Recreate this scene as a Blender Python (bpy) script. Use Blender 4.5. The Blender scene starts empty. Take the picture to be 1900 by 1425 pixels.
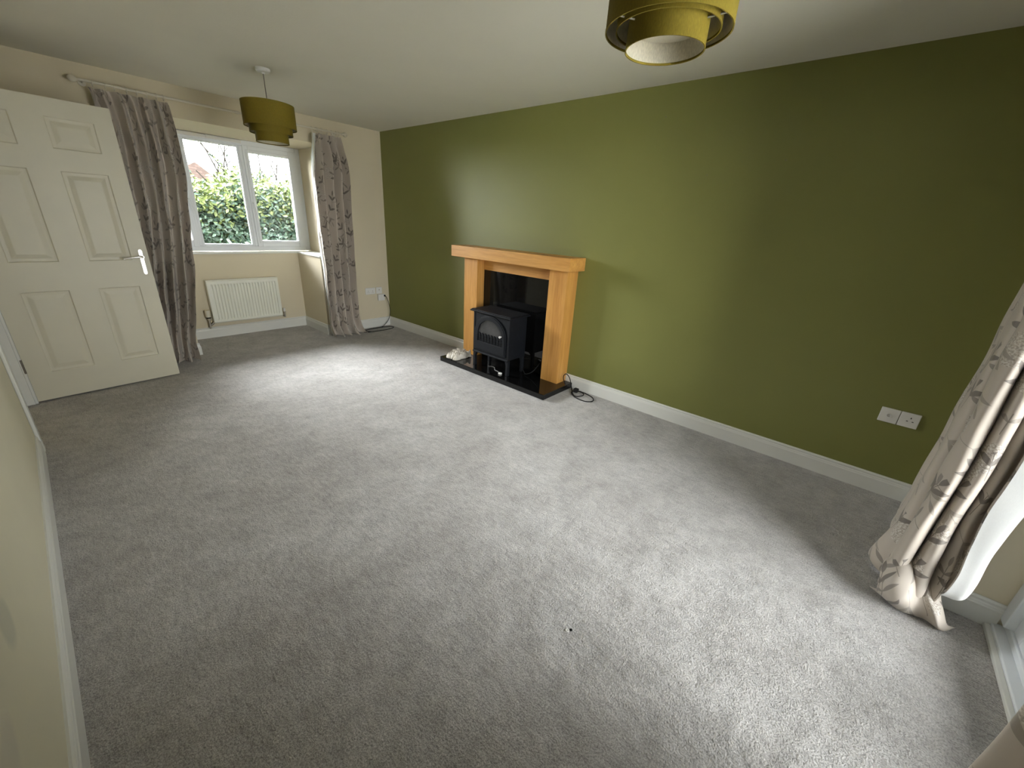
import bpy, math, random
from mathutils import Vector, Matrix, noise
R = random.Random(7)
PI = math.pi
SC = bpy.context.scene
COL = SC.collection

# ------------------------------------------------------------------ camera
cam_d = bpy.data.cameras.new('camera')
cam_d.sensor_width = 36.0
cam_d.lens = 742.17 / 1900 * 36.0
cam_d.clip_start = 0.02
cam = bpy.data.objects.new('camera', cam_d)
COL.objects.link(cam)
Mr = ((0.6587133749605031, -0.7502221028704156, 0.05712692896379972),
      (-0.24454901291549538, -0.28528657324051115, -0.9267185934310066),
      (0.71154231773676, 0.5964715982285979, -0.37138815621452115))
rot = Matrix(((Mr[0][0], -Mr[1][0], -Mr[2][0]),
              (Mr[0][1], -Mr[1][1], -Mr[2][1]),
              (Mr[0][2], -Mr[1][2], -Mr[2][2])))
cam.matrix_world = Matrix.Translation((-3.07623, -4.86514, 1.40769)) @ rot.to_4x4()
SC.camera = cam

# ------------------------------------------------------------------ world and light
SC.view_settings.view_transform = 'Standard'
SC.view_settings.look = 'None'
SC.view_settings.gamma = 1.0
SC.view_settings.use_curve_mapping = False
SC.view_settings.exposure = 0.0
SC.cycles.max_bounces = 14
SC.cycles.diffuse_bounces = 10
SC.cycles.transparent_max_bounces = 16
SC.cycles.sample_clamp_indirect = 8.0
SC.cycles.caustics_reflective = False
SC.cycles.caustics_refractive = False

# bright overcast sky: a broad glow over the front hedge, a second one high over the back garden
SKY_BASE = 7.0
SKY_GLOWS = (((-0.44, 0.56, 0.70), 2.5, 150.0), ((-0.25, -0.60, 0.72), 2.0, 23.0))
w = bpy.data.worlds.new('overcast_sky')
SC.world = w
w.use_nodes = True
nt = w.node_tree
nt.nodes.clear()
out = nt.nodes.new('ShaderNodeOutputWorld')
bg = nt.nodes.new('ShaderNodeBackground')
tc = nt.nodes.new('ShaderNodeTexCoord')
acc = None
for (d_, p_, k_) in SKY_GLOWS:
    dp = nt.nodes.new('ShaderNodeVectorMath'); dp.operation = 'DOT_PRODUCT'
    dp.inputs[1].default_value = Vector(d_).normalized()
    mx = nt.nodes.new('ShaderNodeMath'); mx.operation = 'MAXIMUM'; mx.inputs[1].default_value = 0.0
    pw = nt.nodes.new('ShaderNodeMath'); pw.operation = 'POWER'; pw.inputs[1].default_value = p_
    ma = nt.nodes.new('ShaderNodeMath'); ma.operation = 'MULTIPLY_ADD'
    ma.inputs[1].default_value = k_; ma.inputs[2].default_value = SKY_BASE
    nt.links.new(tc.outputs['Generated'], dp.inputs[0])
    nt.links.new(dp.outputs['Value'], mx.inputs[0])
    nt.links.new(mx.outputs[0], pw.inputs[0])
    nt.links.new(pw.outputs[0], ma.inputs[0])
    if acc is not None: nt.links.new(acc, ma.inputs[2])
    acc = ma.outputs[0]
nt.links.new(acc, bg.inputs['Strength'])
bg.inputs['Color'].default_value = (1.0, 0.975, 0.985, 1)
nt.links.new(bg.outputs[0], out.inputs[0])

def portal(name, loc, rot_e, sx, sy):
    l = bpy.data.lights.new(name, 'AREA')
    l.shape = 'RECTANGLE'; l.size = sx; l.size_y = sy
    l.cycles.is_portal = True
    o = bpy.data.objects.new(name, l)
    o.location = loc; o.rotation_euler = rot_e
    COL.objects.link(o)
portal('window_portal', (-1.56, 0.80, 1.51), (PI/2, 0, PI), 1.8, 1.2)    # faces -y, into the room
portal('patio_portal', (-1.65, -5.80, 1.06), (PI/2, 0, 0), 1.56, 2.1)
for o in COL.objects:
    if o.name == 'window_portal': o.rotation_euler = (-PI/2, 0, 0)
    if o.name == 'patio_portal': o.rotation_euler = (PI/2, 0, 0)

# ------------------------------------------------------------------ dimensions
H = 2.33
XL = -3.322          # left wall plane (green wall is x = 0, far wall y = 0)
YN = -5.44           # near wall plane
SKH = 0.12

# ------------------------------------------------------------------ materials
MATS = {}
def newmat(name):
    m = bpy.data.materials.new(name); m.use_nodes = True
    m.node_tree.nodes.clear()
    MATS[name] = m
    return m, m.node_tree
def N(nt, t, **kw):
    n = nt.nodes.new(t)
    for k, v in kw.items():
        if k in n.inputs.keys() if isinstance(k, str) else False:
            n.inputs[k].default_value = v
        else:
            setattr(n, k, v)
    return n
def L(nt, a, b): nt.links.new(a, b)
def rgba(c): return (c[0], c[1], c[2], 1.0)
def principled(nt, color=None, rough=0.5, spec=0.5, metal=0.0):
    o = nt.nodes.new('ShaderNodeOutputMaterial')
    p = nt.nodes.new('ShaderNodeBsdfPrincipled')
    if color is not None: p.inputs['Base Color'].default_value = rgba(color)
    p.inputs['Roughness'].default_value = rough
    p.inputs['Specular IOR Level'].default_value = spec
    p.inputs['Metallic'].default_value = metal
    L(nt, p.outputs[0], o.inputs['Surface'])
    return p, o
def noise_tex(nt, scale, detail=3.0, rough=0.5, coord='Object', mapping=None):
    tcn = nt.nodes.new('ShaderNodeTexCoord')
    n = nt.nodes.new('ShaderNodeTexNoise')
    n.inputs['Scale'].default_value = scale
    n.inputs['Detail'].default_value = detail
    n.inputs['Roughness'].default_value = rough
    if mapping:
        mp = nt.nodes.new('ShaderNodeMapping')
        mp.inputs['Scale'].default_value = mapping
        L(nt, tcn.outputs[coord], mp.inputs['Vector'])
        L(nt, mp.outputs[0], n.inputs['Vector'])
    else:
        L(nt, tcn.outputs[coord], n.inputs['Vector'])
    return n
def ramp(nt, src, stops):
    r = nt.nodes.new('ShaderNodeValToRGB')
    e = r.color_ramp.elements
    while len(e) < len(stops): e.new(0.5)
    for i, (p, c) in enumerate(stops):
        e[i].position = p; e[i].color = rgba(c) if len(c) == 3 else c
    L(nt, src, r.inputs['Fac'])
    return r
def bump(nt, src, p, strength, dist):
    b = nt.nodes.new('ShaderNodeBump')
    b.inputs['Strength'].default_value = strength
    b.inputs['Distance'].default_value = dist
    L(nt, src, b.inputs['Height'])
    L(nt, b.outputs[0], p.inputs['Normal'])
    return b
def mixc(nt, fac, a, b, mode='MIX'):
    m = nt.nodes.new('ShaderNodeMix'); m.data_type = 'RGBA'; m.blend_type = mode
    for s, v in ((0, fac), (6, a), (7, b)):
        if hasattr(v, 'is_linked'): L(nt, v, m.inputs[s])
        elif isinstance(v, (int, float)): m.inputs[s].default_value = v
        else: m.inputs[s].default_value = rgba(v)
    return m.outputs[2]
def math_n(nt, op, a, b=None, c=None, clamp=False):
    m = nt.nodes.new('ShaderNodeMath'); m.operation = op; m.use_clamp = clamp
    for i, v in enumerate((a, b, c)):
        if v is None: continue
        if hasattr(v, 'is_linked'): L(nt, v, m.inputs[i])
        else: m.inputs[i].default_value = v
    return m.outputs[0]

def simple(name, color, rough=0.5, spec=0.5, metal=0.0, var=0.04, vscale=6.0, bumps=None):
    m, nt = newmat(name)
    p, o = principled(nt, color, rough, spec, metal)
    n = noise_tex(nt, vscale, 4.0)
    lo = tuple(max(0, c * (1 - var)) for c in color); hi = tuple(min(1, c * (1 + var)) for c in color)
    r = ramp(nt, n.outputs['Fac'], [(0.3, lo), (0.7, hi)])
    L(nt, r.outputs[0], p.inputs['Base Color'])
    if bumps:
        nb = noise_tex(nt, bumps[0], 3.0)
        bump(nt, nb.outputs['Fac'], p, bumps[1], bumps[2])
    return m

CREAM = simple('cream_emulsion', (0.61, 0.545, 0.405), 0.75, 0.25, var=0.02, vscale=2.5, bumps=(140, 0.25, 0.001))
CEIL = simple('white_ceiling_paint', (0.68, 0.66, 0.57), 0.9, 0.1, var=0.015, vscale=3, bumps=(90, 0.35, 0.0015))
GLOSSW = simple('white_gloss_paint', (0.66, 0.66, 0.62), 0.32, 0.5, var=0.02, bumps=(30, 0.1, 0.0006))
DOORW = simple('white_door_paint', (0.56, 0.53, 0.415), 0.42, 0.5, var=0.02, bumps=(60, 0.2, 0.0005))
UPVC = simple('white_upvc', (0.74, 0.77, 0.80), 0.25, 0.5, var=0.01)
PLAST = simple('white_plastic', (0.68, 0.67, 0.64), 0.35, 0.5, var=0.02)
PLASTB = simple('ivory_plastic', (0.60, 0.56, 0.44), 0.4, 0.5, var=0.02)
RADW = simple('radiator_enamel', (0.74, 0.74, 0.65), 0.35, 0.5, var=0.02)
CHROME = simple('chrome', (0.72, 0.70, 0.66), 0.22, 0.5, 1.0, var=0.02)
COPPER = simple('dull_chrome', (0.45, 0.42, 0.38), 0.3, 0.5, 1.0, var=0.1)
CABLE = simple('black_cable', (0.010, 0.010, 0.010), 0.75, 0.2, var=0.1)
WCABLE = simple('white_cable', (0.33, 0.32, 0.31), 0.45, 0.5, var=0.05)
STOVE = simple('black_cast_metal', (0.005, 0.006, 0.008), 0.55, 0.2, var=0.15, vscale=30, bumps=(220, 0.25, 0.0005))
HOLE = simple('dark_slot', (0.004, 0.004, 0.004), 0.9, 0.1, var=0.1)
GRANITE = simple('polished_black_granite', (0.0035, 0.0035, 0.0035), 0.04, 0.5, var=0.2, vscale=300)
STOVEGLASS = simple('smoked_stove_glass', (0.035, 0.034, 0.033), 0.25, 0.6, var=0.2, vscale=10)
DARKMET = simple('hinge_steel', (0.16, 0.14, 0.11), 0.45, 0.5, 0.6, var=0.2, vscale=40)
CREAMROD = simple('cream_rod_paint', (0.62, 0.58, 0.48), 0.4, 0.4, var=0.03)
PAVING = simple('pale_paving', (0.58, 0.565, 0.53), 0.9, 0.2, var=0.12, vscale=3)
GRASS = simple('garden_grass', (0.09, 0.14, 0.05), 0.95, 0.1, var=0.3, vscale=9)
BRICK = simple('red_brick', (0.36, 0.18, 0.12), 0.9, 0.1, var=0.2, vscale=20)
TWIG = simple('bare_twig_bark', (0.016, 0.014, 0.012), 0.9, 0.1, var=0.2, vscale=20)
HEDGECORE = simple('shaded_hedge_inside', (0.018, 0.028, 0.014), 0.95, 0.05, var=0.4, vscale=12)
HALLW = simple('hall_wall_paint', (0.58, 0.54, 0.44), 0.8, 0.2, var=0.02)
RAG = simple('crumpled_rag_cloth', (0.60, 0.56, 0.49), 0.9, 0.1, var=0.12, vscale=25)

def make_green():
    m, nt = newmat('olive_green_emulsion')
    p, o = principled(nt, (0.155, 0.18, 0.045), 0.52, 0.45)
    n = noise_tex(nt, 1.6, 5.0, 0.6)
    r = ramp(nt, n.outputs['Fac'], [(0.3, (0.168, 0.172, 0.045)), (0.7, (0.180, 0.184, 0.049))])
    L(nt, r.outputs[0], p.inputs['Base Color'])
    nb = noise_tex(nt, 160, 2.0)
    bump(nt, nb.outputs['Fac'], p, 0.2, 0.0008)
    return m
GREEN = make_green()

def make_tile():
    m, nt = newmat('orange_roof_tile')
    p, o = principled(nt, (0.2, 0.1, 0.07), 0.9, 0.1)
    b = nt.nodes.new('ShaderNodeTexBrick')
    b.inputs['Color1'].default_value = (0.043, 0.029, 0.025, 1)
    b.inputs['Color2'].default_value = (0.031, 0.021, 0.018, 1)
    b.inputs['Mortar'].default_value = (0.02, 0.014, 0.012, 1)
    b.inputs['Scale'].default_value = 3.0
    t = nt.nodes.new('ShaderNodeTexCoord')
    L(nt, t.outputs['Object'], b.inputs['Vector'])
    L(nt, b.outputs['Color'], p.inputs['Base Color'])
    return m
TILE = make_tile()

def make_leafmat():
    m, nt = newmat('hedge_leaf')
    p, o = principled(nt, None, 0.45, 0.3)
    a = nt.nodes.new('ShaderNodeVertexColor'); a.layer_name = 'leaf_tint'
    n = noise_tex(nt, 20, 2)
    c = mixc(nt, 0.35, a.outputs['Color'], n.outputs['Fac'], 'OVERLAY')
    L(nt, c, p.inputs['Base Color'])
    return m
LEAF = make_leafmat()

def make_oak(name, scale):
    m, nt = newmat(name)
    p, o = principled(nt, None, 0.42, 0.35)
    n1 = noise_tex(nt, 14, 5.0, 0.6, mapping=scale)
    n2 = noise_tex(nt, 70, 3.0, 0.6, mapping=scale)
    r1 = ramp(nt, n1.outputs['Fac'], [(0.25, (0.42, 0.195, 0.044)), (0.5, (0.52, 0.262, 0.066)), (0.75, (0.60, 0.325, 0.092))])
    r2 = ramp(nt, n2.outputs['Fac'], [(0.35, (0.72, 0.66, 0.6)), (0.6, (1, 1, 1))])
    c = mixc(nt, 0.55, r1.outputs[0], r2.outputs[0], 'MULTIPLY')
    L(nt, c, p.inputs['Base Color'])
    bump(nt, n2.outputs['Fac'], p, 0.15, 0.0006)
    return m
OAKV = make_oak('oak_grain_upright', (1.0, 1.0, 0.07))
OAKH = make_oak('oak_grain_lengthwise', (1.0, 0.07, 1.0))

def make_carpet():
    m, nt = newmat('grey_pile_carpet')
    p, o = principled(nt, None, 0.95, 0.1)
    p.inputs['Sheen Weight'].default_value = 0.25
    p.inputs['Sheen Roughness'].default_value = 0.5
    nA = noise_tex(nt, 2.0, 6.0, 0.66)
    nB = noise_tex(nt, 7.0, 5.0, 0.65)
    nC = noise_tex(nt, 170, 2.0, 0.7)
    nD = noise_tex(nt, 45, 3.0, 0.6, mapping=(1.0, 0.45, 1.0))
    base = ramp(nt, nA.outputs['Fac'], [(0.30, (0.345, 0.327, 0.309)), (0.50, (0.39, 0.375, 0.357)), (0.70, (0.45, 0.438, 0.423))])
    b = ramp(nt, nB.outputs['Fac'], [(0.30, (0.76, 0.755, 0.75)), (0.5, (0.97, 0.97, 0.97)), (0.68, (1.12, 1.12, 1.12))])
    c = mixc(nt, 0.8, base.outputs[0], b.outputs[0], 'MULTIPLY')
    d = ramp(nt, nC.outputs['Fac'], [(0.30, (0.50, 0.50, 0.50)), (0.5, (0.98, 0.98, 0.98)), (0.7, (1.42, 1.42, 1.42))])
    c2 = mixc(nt, 0.75, c, d.outputs[0], 'MULTIPLY')
    e = ramp(nt, nD.outputs['Fac'], [(0.32, (0.84, 0.84, 0.84)), (0.6, (1.06, 1.06, 1.06))])
    c3 = mixc(nt, 0.9, c2, e.outputs[0], 'MULTIPLY')
    # sparse pulled tufts
    v = nt.nodes.new('ShaderNodeTexVoronoi'); v.inputs['Scale'].default_value = 3.1
    t = nt.nodes.new('ShaderNodeTexCoord'); L(nt, t.outputs['Object'], v.inputs['Vector'])
    wob = math_n(nt, 'MULTIPLY', nD.outputs['Fac'], 0.05)
    dd = math_n(nt, 'ADD', v.outputs['Distance'], wob)
    spot = math_n(nt, 'LESS_THAN', dd, 0.052)
    c4 = mixc(nt, math_n(nt, 'MULTIPLY', spot, 0.30), c3, (0.16, 0.15, 0.14))
    L(nt, c4, p.inputs['Base Color'])
    h = math_n(nt, 'ADD', math_n(nt, 'MULTIPLY', nC.outputs['Fac'], 0.55), math_n(nt, 'MULTIPLY', nB.outputs['Fac'], 2.2))
    h2 = math_n(nt, 'ADD', h, nD.outputs['Fac'])
    bump(nt, h2, p, 1.0, 0.009)
    return m
CARPET = make_carpet()

def make_print():
    """beige satin curtain cloth with taupe sprigs, laid out on the cloth's own UV (metres)"""
    m, nt = newmat('leaf_print_satin')
    o = nt.nodes.new('ShaderNodeOutputMaterial')
    p = nt.nodes.new('ShaderNodeBsdfPrincipled')
    p.inputs['Roughness'].default_value = 0.48
    p.inputs['Specular IOR Level'].default_value = 0.4
    p.inputs['Sheen Weight'].default_value = 0.15
    uv = nt.nodes.new('ShaderNodeUVMap'); uv.uv_map = 'UVMap'
    def leaves(scale, Ln, Wd, spread, off, seedrot):
        mp = nt.nodes.new('ShaderNodeMapping'); mp.inputs['Location'].default_value = (off, off * 1.7, 0)
        L(nt, uv.outputs[0], mp.inputs['Vector'])
        v = nt.nodes.new('ShaderNodeTexVoronoi'); v.voronoi_dimensions = '2D'
        v.inputs['Scale'].default_value = scale; v.inputs['Randomness'].default_value = 0.85
        L(nt, mp.outputs[0], v.inputs['Vector'])
        sub = nt.nodes.new('ShaderNodeVectorMath'); sub.operation = 'SUBTRACT'
        L(nt, mp.outputs[0], sub.inputs[0]); L(nt, v.outputs['Position'], sub.inputs[1])
        sepc = nt.nodes.new('ShaderNodeSeparateColor'); L(nt, v.outputs['Color'], sepc.inputs[0])
        ang = math_n(nt, 'ADD', math_n(nt, 'MULTIPLY', sepc.outputs[0], -1.5), seedrot)
        rt = nt.nodes.new('ShaderNodeVectorRotate'); rt.rotation_type = 'Z_AXIS'
        L(nt, sub.outputs[0], rt.inputs['Vector']); L(nt, ang, rt.inputs['Angle'])
        sx = nt.nodes.new('ShaderNodeSeparateXYZ'); L(nt, rt.outputs[0], sx.inputs[0])
        X, Y = sx.outputs[0], sx.outputs[1]
        Ya = math_n(nt, 'ABSOLUTE', Y)
        # two leaves leaving the stem at an angle
        c_, s_ = math.cos(spread), math.sin(spread)
        a = math_n(nt, 'ADD', math_n(nt, 'MULTIPLY', X, c_), math_n(nt, 'MULTIPLY', Ya, s_))
        b = math_n(nt, 'SUBTRACT', math_n(nt, 'MULTIPLY', Ya, c_), math_n(nt, 'MULTIPLY', X, s_))
        b = math_n(nt, 'ADD', b, math_n(nt, 'MULTIPLY', math_n(nt, 'MULTIPLY', a, a), -4.5))
        t = math_n(nt, 'DIVIDE', math_n(nt, 'SUBTRACT', a, Ln), Ln)
        env = math_n(nt, 'MULTIPLY', math_n(nt, 'SUBTRACT', 1.0, math_n(nt, 'MULTIPLY', t, t)), Wd)
        leaf = math_n(nt, 'LESS_THAN', math_n(nt, 'ABSOLUTE', b), env)
        # middle leaf at the tip of the sprig
        t2 = math_n(nt, 'DIVIDE', math_n(nt, 'SUBTRACT', X, Ln * 2.1), Ln * .85)
        env2 = math_n(nt, 'MULTIPLY', math_n(nt, 'SUBTRACT', 1.0, math_n(nt, 'MULTIPLY', t2, t2)), Wd * .85)
        leaf = math_n(nt, 'MAXIMUM', leaf, math_n(nt, 'LESS_THAN', Ya, env2))
        # stem
        st = math_n(nt, 'MULTIPLY', math_n(nt, 'LESS_THAN', Ya, 0.0016),
                    math_n(nt, 'LESS_THAN', math_n(nt, 'ABSOLUTE', X), Ln * 1.7))
        keep = math_n(nt, 'GREATER_THAN', sepc.outputs[1], 0.38)
        return math_n(nt, 'MULTIPLY', math_n(nt, 'MAXIMUM', leaf, st), keep), sepc
    l1, s1 = leaves(5.6, 0.036, 0.0120, 0.50, 0.0, -0.9)
    l2, s2 = leaves(6.2, 0.030, 0.0095, 0.85, 3.3, -1.2)
    l3, s3 = leaves(5.0, 0.040, 0.0090, 0.35, 6.1, 1.6)
    # scattered feathery flower heads
    v = nt.nodes.new('ShaderNodeTexVoronoi'); v.voronoi_dimensions = '2D'; v.inputs['Scale'].default_value = 3.6
    L(nt, uv.outputs[0], v.inputs['Vector'])
    fn = nt.nodes.new('ShaderNodeTexNoise'); fn.inputs['Scale'].default_value = 150; fn.inputs['Detail'].default_value = 2
    L(nt, uv.outputs[0], fn.inputs['Vector'])
    head = math_n(nt, 'LESS_THAN', v.outputs['Distance'], 0.22)
    dots = math_n(nt, 'GREATER_THAN', fn.outputs['Fac'], 0.56)
    lite = math_n(nt, 'LESS_THAN', fn.outputs['Fac'], 0.45)
    base = (0.47, 0.415, 0.355)
    c = mixc(nt, math_n(nt, 'MULTIPLY', math_n(nt, 'MULTIPLY', head, dots), 0.8), base, (0.30, 0.265, 0.225))
    c = mixc(nt, math_n(nt, 'MULTIPLY', math_n(nt, 'MULTIPLY', head, lite), 0.7), c, (0.62, 0.60, 0.55))
    c = mixc(nt, l3, c, (0.30, 0.265, 0.225))
    c = mixc(nt, l2, c, (0.245, 0.215, 0.185))
    c = mixc(nt, l1, c, (0.175, 0.150, 0.130))
    L(nt, c, p.inputs['Base Color'])
    tr = nt.nodes.new('ShaderNodeBsdfTranslucent'); L(nt, c, tr.inputs['Color'])
    mx = nt.nodes.new('ShaderNodeMixShader'); mx.inputs[0].default_value = 0.10
    L(nt, p.outputs[0], mx.inputs[1]); L(nt, tr.outputs[0], mx.inputs[2]); L(nt, mx.outputs[0], o.inputs['Surface'])
    nb = noise_tex(nt, 260, 2)
    bump(nt, nb.outputs['Fac'], p, 0.12, 0.0005)
    return m
PRINT = make_print()

def make_shade(name, col, trans, var=.14):
    m, nt = newmat(name)
    o = nt.nodes.new('ShaderNodeOutputMaterial')
    d = nt.nodes.new('ShaderNodeBsdfPrincipled')
    d.inputs['Roughness'].default_value = 0.8; d.inputs['Specular IOR Level'].default_value = 0.15
    n = noise_tex(nt, 400, 2, mapping=(1, 1, 0.25))
    lo = tuple(c * (1 - var) for c in col); hi = tuple(c * (1 + var) for c in col)
    r = ramp(nt, n.outputs['Fac'], [(0.3, lo), (0.7, hi)])
    L(nt, r.outputs[0], d.inputs['Base Color'])
    t = nt.nodes.new('ShaderNodeBsdfTranslucent'); L(nt, r.outputs[0], t.inputs['Color'])
    mx = nt.nodes.new('ShaderNodeMixShader'); mx.inputs[0].default_value = trans
    L(nt, d.outputs[0], mx.inputs[1]); L(nt, t.outputs[0], mx.inputs[2]); L(nt, mx.outputs[0], o.inputs['Surface'])
    return m
LINING = make_shade('white_curtain_lining', (0.76, 0.77, 0.76), 0.35, .02)
OLIVE = make_shade('olive_shade_fabric', (0.125, 0.094, 0.010), 0.04)
SHADEIN = make_shade('pale_shade_lining', (0.62, 0.58, 0.47), 0.2)

def make_glass(name, tint=(0.97, 1.0, 1.0), refl=0.10):
    m, nt = newmat(name)
    o = nt.nodes.new('ShaderNodeOutputMaterial')
    t = nt.nodes.new('ShaderNodeBsdfTransparent'); t.inputs['Color'].default_value = rgba(tint)
    g = nt.nodes.new('ShaderNodeBsdfGlossy'); g.inputs['Roughness'].default_value = 0.02
    f = nt.nodes.new('ShaderNodeFresnel'); f.inputs['IOR'].default_value = 1.45
    n = noise_tex(nt, 3, 2)
    k = math_n(nt, 'MULTIPLY', f.outputs[0], math_n(nt, 'ADD', math_n(nt, 'MULTIPLY', n.outputs['Fac'], 0.3), 0.85))
    mx = nt.nodes.new('ShaderNodeMixShader')
    L(nt, k, mx.inputs[0]); L(nt, t.outputs[0], mx.inputs[1]); L(nt, g.outputs[0], mx.inputs[2])
    L(nt, mx.outputs[0], o.inputs['Surface'])
    return m
GLASS = make_glass('window_glass')

def make_leftwall():
    """cream emulsion with two soft-edged grey patches in its colour, low down beside the camera"""
    m, nt = newmat('patchy_cream_emulsion')
    p, o = principled(nt, None, 0.75, 0.25)
    n = noise_tex(nt, 2.5, 4.0)
    r = ramp(nt, n.outputs['Fac'], [(0.3, (0.59, 0.555, 0.42)), (0.7, (0.62, 0.585, 0.445))])
    t = nt.nodes.new('ShaderNodeTexCoord')
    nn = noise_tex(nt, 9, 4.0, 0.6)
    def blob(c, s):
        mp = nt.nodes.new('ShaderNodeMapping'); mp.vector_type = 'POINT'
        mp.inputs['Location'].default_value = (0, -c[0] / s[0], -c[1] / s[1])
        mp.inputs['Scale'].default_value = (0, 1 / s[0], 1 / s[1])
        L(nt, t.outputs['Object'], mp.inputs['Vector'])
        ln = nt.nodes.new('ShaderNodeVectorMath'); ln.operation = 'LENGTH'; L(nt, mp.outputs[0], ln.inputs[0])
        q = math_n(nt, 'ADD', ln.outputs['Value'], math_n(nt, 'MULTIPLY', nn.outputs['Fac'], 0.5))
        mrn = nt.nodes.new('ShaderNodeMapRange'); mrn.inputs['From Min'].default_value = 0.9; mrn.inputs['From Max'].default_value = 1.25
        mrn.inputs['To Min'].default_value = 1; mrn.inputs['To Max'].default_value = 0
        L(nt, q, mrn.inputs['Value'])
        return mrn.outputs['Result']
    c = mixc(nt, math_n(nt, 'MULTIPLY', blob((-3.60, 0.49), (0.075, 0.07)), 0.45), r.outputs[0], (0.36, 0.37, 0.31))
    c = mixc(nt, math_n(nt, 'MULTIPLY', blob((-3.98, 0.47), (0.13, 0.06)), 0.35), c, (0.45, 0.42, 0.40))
    L(nt, c, p.inputs['Base Color'])
    nb = noise_tex(nt, 140, 3); bump(nt, nb.outputs['Fac'], p, 0.25, 0.001)
    return m
LEFTW = make_leftwall()

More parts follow.
